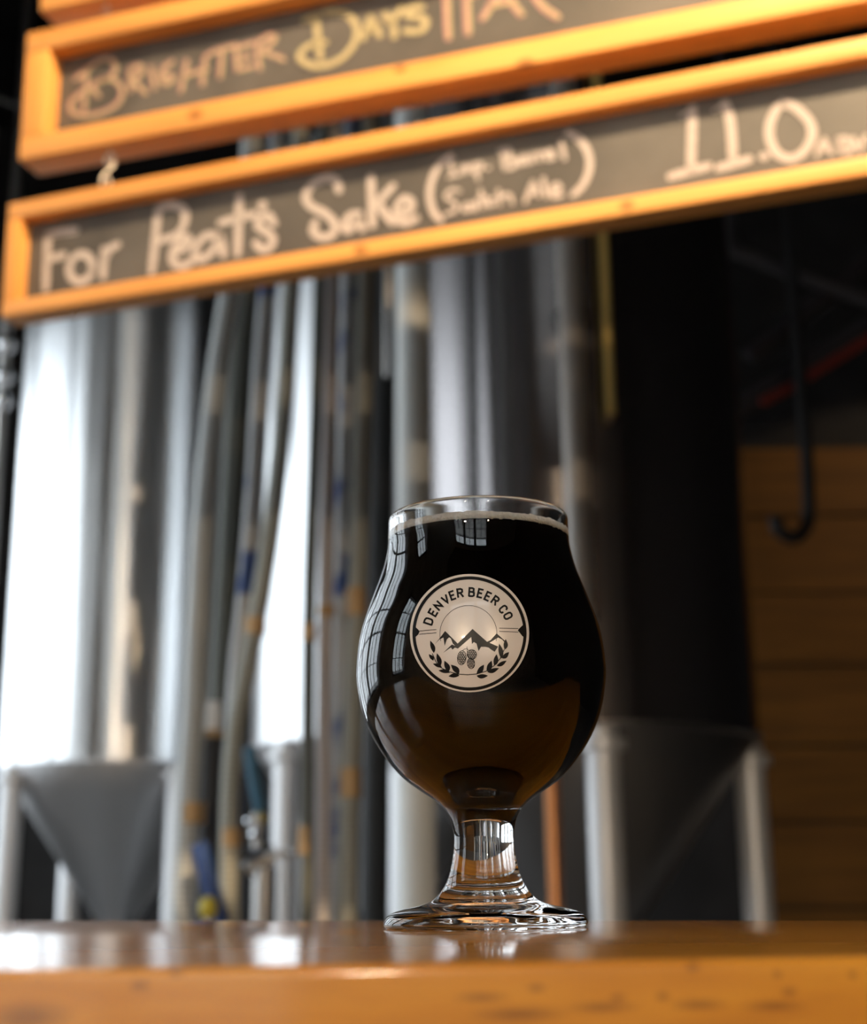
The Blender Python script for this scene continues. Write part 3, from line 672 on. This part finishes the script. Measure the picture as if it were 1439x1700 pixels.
# ------------------------------------------------------------------ lamps of the taproom (above and behind the camera) and added fill lamps
def lamp(loc, power, label, size=.04, col=(1, .76, .50), spot=None):
    r = thing('pendant_lamp', label, 'lamp', loc, 'warm pendant lamps over the bar')
    em, nt, b = new_mat('warm_bulb'); b.inputs['Base Color'].default_value = (1, .8, .5, 1)
    b.inputs['Emission Color'].default_value = (*col, 1); b.inputs['Emission Strength'].default_value = 30
    MB().sphere((0, 0, 0), size, 20).build('bulb', em, r, smooth='all')
    MB().tube([(0, 0, size * .8), (0, 0, size * 2.2)], size * .5, 14).build('socket', M_BLACKMETAL, r, smooth=True)
    MB().tube([(0, 0, size * 2.2), (0, 0, ZC - loc[2])], .004, 8).build('cord', M_BLACKMETAL, r)
    MB().lathe([(size * .6, size * 2.3), (size * 2.6, size * 1.2), (size * 3.6, -size * .3), (size * 3.5, -size * .3), (size * 2.5, size * 1.1), (size * .55, size * 2.2)], 32).build('lamp_shade', M_BLACKMETAL, r, smooth=True)
    l = bpy.data.lights.new('bulb_light', 'POINT'); l.energy = power; l.color = col; l.shadow_soft_size = size * 1.05
    o = bpy.data.objects.new('bulb_light', l); COL.objects.link(o); o.parent = r; o.location = (0, 0, -size * .4)
def track_spot(loc, aim, power, label, angle=58, col=(1, .72, .42)):
    d = (Vector(aim) - Vector(loc)).normalized(); rot = d.to_track_quat('-Z', 'Y')
    r = thing('track_spotlight', label, 'spotlight', loc); r.rotation_mode = 'QUATERNION'; r.rotation_quaternion = rot
    MB().lathe([(.035, .0), (.04, .0), (.04, .12), (.02, .15), (0, .15), (0, .14), (.018, .14), (.035, .11)], 24).build('housing', M_BLACKMETAL, r, smooth=True)
    em, nt, b = new_mat('spot_lens'); b.inputs['Emission Color'].default_value = (*col, 1); b.inputs['Emission Strength'].default_value = 12
    MB().lathe([(0, .02), (.035, .02), (.035, .025), (0, .025)], 24).build('lens', em, r)
    up = rot.inverted() @ Vector((0, 0, ZC - loc[2]))
    MB().tube([Vector((0, 0, .15)), up], .01, 8).build('arm', M_BLACKMETAL, r)
    l = bpy.data.lights.new('spot_light', 'SPOT'); l.energy = power; l.color = col; l.spot_size = math.radians(angle); l.spot_blend = .3; l.shadow_soft_size = .03
    o = bpy.data.objects.new('spot_light', l); COL.objects.link(o); o.parent = r; o.location = (0, 0, -.005)
track_spot((.62, .3, 3.45), (.05, 1.8, 2.0), 600, 'black track spotlight above the bar, aimed at the signs')
lamp((-.3, .55, 2.8), 38, 'warm pendant lamp hanging over the bar and the glass')  # added lamp, lights the foam and bar top from above
lamp((-.8, -2.1, 2.15), 270, 'warm pendant lamp behind and left of the camera')
lamp((.55, -2.3, 2.15), 270, 'warm pendant lamp behind and right of the camera')
track_spot((4.6, 7.0, 4.9), (2.7, 9, 2.9), 60, 'black track spotlight at far right, washing the amber planks', angle=42)  # unseen lamp added to lift the plank wall out of the dark

# ------------------------------------------------------------------ the beer glass
SIL = [(640, 937, 867), (640.5, 939, 890), (639, 941, 913), (632, 953, 950), (615, 973, 997), (598.5, 992, 1047), (591, 1002, 1100), (591.5, 1001.5, 1140), (604, 991, 1195),
       (627, 967, 1243), (660, 934, 1286), (694, 902, 1312), (726, 875, 1332), (744, 859, 1353), (751.5, 853.5, 1377), (753, 852, 1400), (748.5, 856, 1430), (738, 865, 1464), (716, 883, 1491), (692, 905, 1502), (664, 938, 1509), (643, 962, 1517), (636, 972, 1527), (635.5, 974, 1535), (641, 968, 1541)]
gb = at(806, 1541, GY); GX = gb.x
out = []
for xl_, xr_, y_ in SIL:
    p = at((xl_ + xr_) / 2, y_, GY); dep = (p - CAM).dot(fwd)
    out.append(((xr_ - xl_) / 2 * dep / F, p.z - BAR))
out[-1] = (out[-1][0], 0.0)
ZR = out[0][1]
outer = [(v.x, v.y) for v in spline([Vector((r, z, 0)) for r, z in out], 5)]
def px_z(y_): return at(798, y_, GY).z - BAR
def r_out(z):
    for (ra, za), (rb, zb_) in zip(outer, outer[1:]):
        if zb_ <= z <= za and za > zb_: return ra + (rb - ra) * (za - z) / (za - zb_)
    return outer[0][0] if z > outer[0][1] else outer[-1][0]
PXG = (at(798, 1100, GY) - CAM).dot(fwd) / F
inner_k = [(y_, None) for y_ in (872, 890, 913, 950, 997, 1047, 1100, 1140, 1195)]
inn = []
for y_, _ in inner_k:
    z = px_z(y_); inn.append((r_out(z) - (.0024 if y_ < 900 else .0021), z))
for y_, rp in ((1243, 158), (1283, 118), (1305, 88), (1320, 58), (1328, 30), (1331, 0)):
    inn.append((rp * PXG, px_z(y_)))
inner = [(max(0, v.x), v.y) for v in spline([Vector((r, z, 0)) for r, z in inn], 5)]; inner[-1] = (0, inner[-1][1])
ro, ri = outer[0][0], inner[0][0]
lip = [((ro + ri) / 2 + (ro - ri) / 2 * math.cos(a), ZR + .0016 * math.sin(a)) for a in [math.pi * i / 8 for i in range(1, 8)]]
prof = [(0, 0.0012), (outer[-1][0] * .8, .0012), (outer[-1][0] * .9, 0)] + list(reversed(outer)) + lip + inner[0:1] + inner[1:]
mg, nt, b = new_mat('clear_glass')
b.inputs['Base Color'].default_value = (.985, .99, .985, 1); b.inputs['Roughness'].default_value = 0.0; b.inputs['IOR'].default_value = 1.47; b.inputs['Transmission Weight'].default_value = 1
glass = thing('beer_glass', 'clear stemmed tulip beer glass with a round white printed emblem', 'glass', (GX, GY, BAR))
gob = MB().lathe(prof, 128).build('glass_body', mg, glass, smooth='all')
# beer and foam
z_beer, z_foam = px_z(899), px_z(888)
zb0 = z_beer; z_beer = z_beer + .0007
bprof = [(0, z_beer), (inner[0][0] * .5, z_beer)]
bi = [(r + .00012, z) for r, z in inner if z < z_beer - .0002]
def r_in(z):
    for (ra, za), (rb, zb_) in zip(inner, inner[1:]):
        if zb_ <= z <= za and za > zb_: return ra + (rb - ra) * (za - z) / (za - zb_)
    return inner[0][0]
bprof += [(r_in(z_beer) + .00012, z_beer)] + bi[:-1] + [(0, inner[-1][1] - .00012)]
mbr, nt, b = new_mat('dark_stout'); N = nt.nodes.new; L = nt.links.new
b.inputs['Base Color'].default_value = (.002, .001, .0005, 1); b.inputs['Roughness'].default_value = .03; b.inputs['Specular IOR Level'].default_value = .05
beer = thing('stout_beer', 'near-black stout with a thin cream foam collar filling the glass', 'beer', (GX, GY, BAR))
MB().lathe(bprof, 128).build('liquid', mbr, beer, smooth=True)
z_beer = zb0
mf = plain('cream_foam', (.93, .84, .72), .8, noise=.06, nscale=900, bump=.4)
fb_ = mf.node_tree.nodes['Principled BSDF']; fb_.inputs['Subsurface Weight'].default_value = 1.0; fb_.inputs['Subsurface Radius'].default_value = (1, .9, .8); fb_.inputs['Subsurface Scale'].default_value = .004
fm = MB(); n = 160; rings = []
for k, (rr, z0) in enumerate(((.0, z_foam), (.6, z_foam), (.97, z_foam + .0002), (1.0, z_foam + .0008), (1.0, z_beer + .0002), (.985, z_beer + .0001), (.6, z_beer + .0001), (0, z_beer + .0001))):
    ring = []
    for j in range(n):
        a = 2 * math.pi * j / n; rad = (r_in(z0) + .0001) * rr if rr else .0001
        dz = random.uniform(-.0004, .0003) if k in (4, 5) else (random.uniform(-.0002, .0003) if k == 3 else 0)
        ring.append((rad * math.cos(a), rad * math.sin(a), z0 + dz))
    rings.append(ring)
fob = fm.quad_strip(rings, True, False, True, True).build('foam', mf, beer, smooth='all')

# ------------------------------------------------------------------ printed emblem, laid on the glass surface
def on_glass(px, py, off):
    d = ray(px, py); o = CAM
    def f(t):
        p = o + d * t; return math.hypot(p.x - GX, p.y - GY) - r_out(p.z - BAR) - off
    t = .40; s = .004
    while f(t) > 0 and t < .56: t += s
    lo, hi = t - s, t
    for _ in range(22):
        m = (lo + hi) / 2
        if f(m) > 0: lo = m
        else: hi = m
    p = o + d * hi; return Vector((p.x - GX, p.y - GY, p.z - BAR))
M_INK = plain('white_ink', (.54, .505, .485), .28, coat=.6); M_INKD = plain('dark_print', (.004, .0035, .0035), .35); M_INKD.node_tree.nodes['Principled BSDF'].inputs['Specular IOR Level'].default_value = .2
def zpx(x, y): return (660 + x / 5.996, 930 + y / 5.996)
EX, EY, ER = 715, 726, 589
emb_mb = MB()
nr_, na = 14, 72; cidx = 0
emb_mb.v.append(on_glass(*zpx(EX, EY), .00006))
for i in range(1, nr_ + 1):
    for j in range(na):
        a = 2 * math.pi * j / na; emb_mb.v.append(on_glass(*zpx(EX + ER * 1.008 * i / nr_ * math.cos(a), EY + ER * i / nr_ * math.sin(a)), .00006))
for j in range(na): emb_mb.f.append((0, 1 + j, 1 + (j + 1) % na))
for i in range(nr_ - 1):
    for j in range(na):
        a = 1 + i * na + j; c = 1 + i * na + (j + 1) % na; emb_mb.f.append((a, c, c + na, a + na))
emblem = emb_mb.build('printed_emblem', M_INK, glass, smooth='all')
emblem['label'] = 'round off-white printed emblem with mountains, hops and curved lettering'
def ink(name, polys=(), strokes=(), off=.00013):
    mb = MB()
    for poly in polys:
        V = [Vector((x, y, 0)) for x, y in poly]; tris = [tuple(V[i] for i in t) for t in tessellate_polygon([V])]
        done = []
        while tris:
            t = tris.pop(); e = [(t[i] - t[(i + 1) % 3]).length for i in range(3)]; k = e.index(max(e))
            if e[k] > 45:
                a_, b2, c_ = t[k], t[(k + 1) % 3], t[(k + 2) % 3]; m_ = (a_ + b2) / 2; tris += [(a_, m_, c_), (m_, b2, c_)]
            else: done.append(t)
        for t in done:
            k = len(mb.v); mb.v += [on_glass(*zpx(p.x, p.y), off) for p in t]; mb.f.append((k, k + 1, k + 2))
    for w, st in strokes:
        P = [Vector((*q, 0)) for q in st]; Q = [P[0]]
        for a_, b2 in zip(P, P[1:]):
            nseg = max(1, int((b2 - a_).length / 25)); Q += [a_.lerp(b2, i / nseg) for i in range(1, nseg + 1)]
        k = len(mb.v); m_ = len(Q)
        for i in range(m_):
            t1 = (Q[i] - Q[max(i - 1, 0)]); t2 = (Q[min(i + 1, m_ - 1)] - Q[i])
            if t1.length < 1e-6: t1 = t2
            if t2.length < 1e-6: t2 = t1
            t1.normalize(); t2.normalize(); t = (t1 + t2)
            t = t.normalized() if t.length > 1e-6 else t1
            s = Vector((-t.y, t.x, 0)); kk = min(1.6, 1 / max(.5, abs(s.dot(Vector((-t1.y, t1.x, 0))))))
            c = Q[i].copy()
            if i == 0: c -= t * w * .2
            if i == m_ - 1: c += t * w * .2
            for sg in (-.5, .5): p = c + s * w * sg * kk; mb.v.append(on_glass(*zpx(p.x, p.y), off))
        for i in range(m_ - 1): mb.f.append((k + 2 * i, k + 2 * i + 1, k + 2 * i + 3, k + 2 * i + 2))
    return mb.build(name, M_INKD, emblem)
def arc(cx, cy, rx, ry, a0, a1, n=40): return [(cx + rx * math.cos(math.radians(a0 + (a1 - a0) * i / n)), cy - ry * math.sin(math.radians(a0 + (a1 - a0) * i / n))) for i in range(n + 1)]
# dark ring with white rim outside it
ink('dark_ring', strokes=[(31, arc(EX, EY + 3, 553, 553, 0, 360, 90))])
# curved lettering: glyphs on a 0..w x 0..1 grid
GL = {'D': (.62, [[(0, 0), (0, 1), (.35, 1), (.55, .88), (.6, .7), (.6, .3), (.55, .12), (.35, 0), (0, 0)]]), 'E': (.5, [[(.5, 1), (0, 1), (0, 0), (.5, 0)], [(0, .52), (.42, .52)]]),
      'N': (.62, [[(0, 0), (0, 1), (.6, 0), (.6, 1)]]), 'V': (.62, [[(0, 1), (.31, 0), (.62, 1)]]), 'R': (.58, [[(0, 0), (0, 1), (.38, 1), (.55, .9), (.55, .62), (.38, .52), (0, .52)], [(.3, .52), (.58, 0)]]),
      'B': (.58, [[(0, 0), (0, 1), (.36, 1), (.5, .92), (.5, .62), (.36, .53), (0, .53)], [(.36, .53), (.56, .42), (.56, .1), (.4, 0), (0, 0)]]),
      'C': (.56, [[(.55, .75), (.5, .93), (.3, 1), (.1, .93), (.02, .75), (.02, .25), (.1, .07), (.3, 0), (.5, .07), (.55, .25)]]),
      'O': (.58, [[(.3, 1), (.1, .93), (.02, .75), (.02, .25), (.1, .07), (.3, 0), (.5, .07), (.58, .25), (.58, .75), (.5, .93), (.3, 1)]])}
# (letter, centre x, centre y, rotation deg clockwise-positive-down) read off the print
LET = [('D', 308, 607, -72), ('E', 352, 520, -60), ('N', 405, 452, -47), ('V', 478, 392, -33), ('E', 545, 350, -20), ('R', 622, 327, -8), ('B', 737, 318, 4), ('E', 822, 330, 13), ('E', 898, 360, 25), ('R', 972, 402, 35), ('C', 1050, 487, 50), ('O', 1098, 553, 62)]
for ch, cx, cy, rot in LET:
    wd_, sts = GL[ch]; Hh = 96; a = math.radians(rot); res = []
    for st in sts:
        q = []
        for x, y in st:
            lx, ly = (x - wd_ / 2) * Hh * .9, -(y - .5) * (Hh - 16)
            q.append((cx + lx * math.cos(a) - ly * math.sin(a), cy + lx * math.sin(a) + ly * math.cos(a)))
        res.append((19, q))
    ink('printed_letter', strokes=res)
ink('sun_outline', strokes=[(5, arc(704, 735, 284, 284, -14, 194, 60))])
for st in ([(215, 705), (385, 690)], [(215, 738), (385, 722)]): ink('printed_line', strokes=[(6, st)])
for st in ([(1012, 677), (1200, 680)], [(1012, 708), (1200, 716)]): ink('printed_line', strokes=[(6, st)])
ink('arrow_mark', [[(150, 655), (180, 668), (205, 690), (218, 712), (205, 740), (180, 762), (150, 790)]])
ink('arrow_mark', [[(1275, 625), (1235, 655), (1205, 685), (1195, 700), (1215, 722), (1240, 755), (1270, 775)]])
ink('mountain', [[(368, 838), (420, 775), (472, 704), (600, 832), (580, 862), (548, 828), (530, 780), (512, 768), (488, 790), (468, 855), (455, 770), (415, 790)]])
ink('mountain', [[(450, 925), (540, 838), (575, 855), (595, 832), (745, 684), (890, 812), (925, 795), (985, 728), (1065, 800), (1075, 830), (1040, 790), (1000, 770), (960, 795), (915, 822), (1000, 860), (965, 912), (930, 890), (905, 870), (870, 862), (830, 862), (805, 905), (785, 830), (758, 815), (740, 835), (732, 765), (600, 880), (570, 870), (545, 890), (530, 868)]])
def leaf(x0, y0, x1, y1, w):
    p, q = Vector((x0, y0)), Vector((x1, y1)); d = (q - p); s = Vector((-d.y, d.x)).normalized() * w
    pts = [p + d * t + s * math.sin(math.pi * t ** .8) for t in [i / 8 for i in range(9)]] + [p + d * t - s * .55 * math.sin(math.pi * t) for t in [1 - i / 8 for i in range(1, 8)]]
    return [(v.x, v.y) for v in pts]
LV = [(360, 925, 325, 800, 22), (355, 1000, 310, 935, 18), (420, 1060, 390, 925, 24), (440, 1070, 350, 1030, 18), (505, 1115, 465, 1000, 26), (520, 1120, 405, 1098, 20), (610, 1135, 530, 1040, 28), (615, 1150, 505, 1155, 22),
      (1065, 890, 1075, 785, 22), (1030, 980, 1010, 830, 24), (1035, 975, 1110, 915, 22), (960, 1050, 985, 935, 24), (985, 1050, 1085, 1000, 20), (885, 1105, 935, 1000, 26), (890, 1110, 1010, 1075, 22), (785, 1130, 860, 1040, 26), (785, 1150, 900, 1150, 22)]
for q in LV: ink('laurel_leaf', [leaf(*q[:4], q[4] * 1.3)])
ink('laurel_stem', strokes=[(8, [(345, 930), (380, 1010), (430, 1070), (510, 1110), (610, 1135), (700, 1140), (790, 1132), (880, 1105), (960, 1050), (1020, 980), (1060, 890)])])
M_HOP = M_INKD
for cx, cy, rx, ry, rot in ((638, 972, 42, 70, .1), (738, 938, 46, 48, -.5), (730, 1028, 36, 52, -.1)):
    cone_ = ink('hop_cone', strokes=[(7, ell(cx, cy, rx, ry, rot, 20))])
    sc_ = []
    for iy in range(-3, 4):
        for ix in range(-2, 3):
            x = ix * 18 + (9 if iy % 2 else 0); yv = iy * 17
            if (x / rx) ** 2 + (yv / ry) ** 2 < .8: sc_.append((8, [(cx + x - 8, cy + yv - 5), (cx + x, cy + yv + 6), (cx + x + 8, cy + yv - 5)]))
    ink('hop_scales', strokes=sc_)['kind'] = 'stuff'
ink('hop_stem', strokes=[(5, [(640, 905), (665, 885), (690, 880), (690, 860)]), (5, [(690, 880), (700, 960), (722, 985)]), (5, [(690, 880), (705, 895)])])
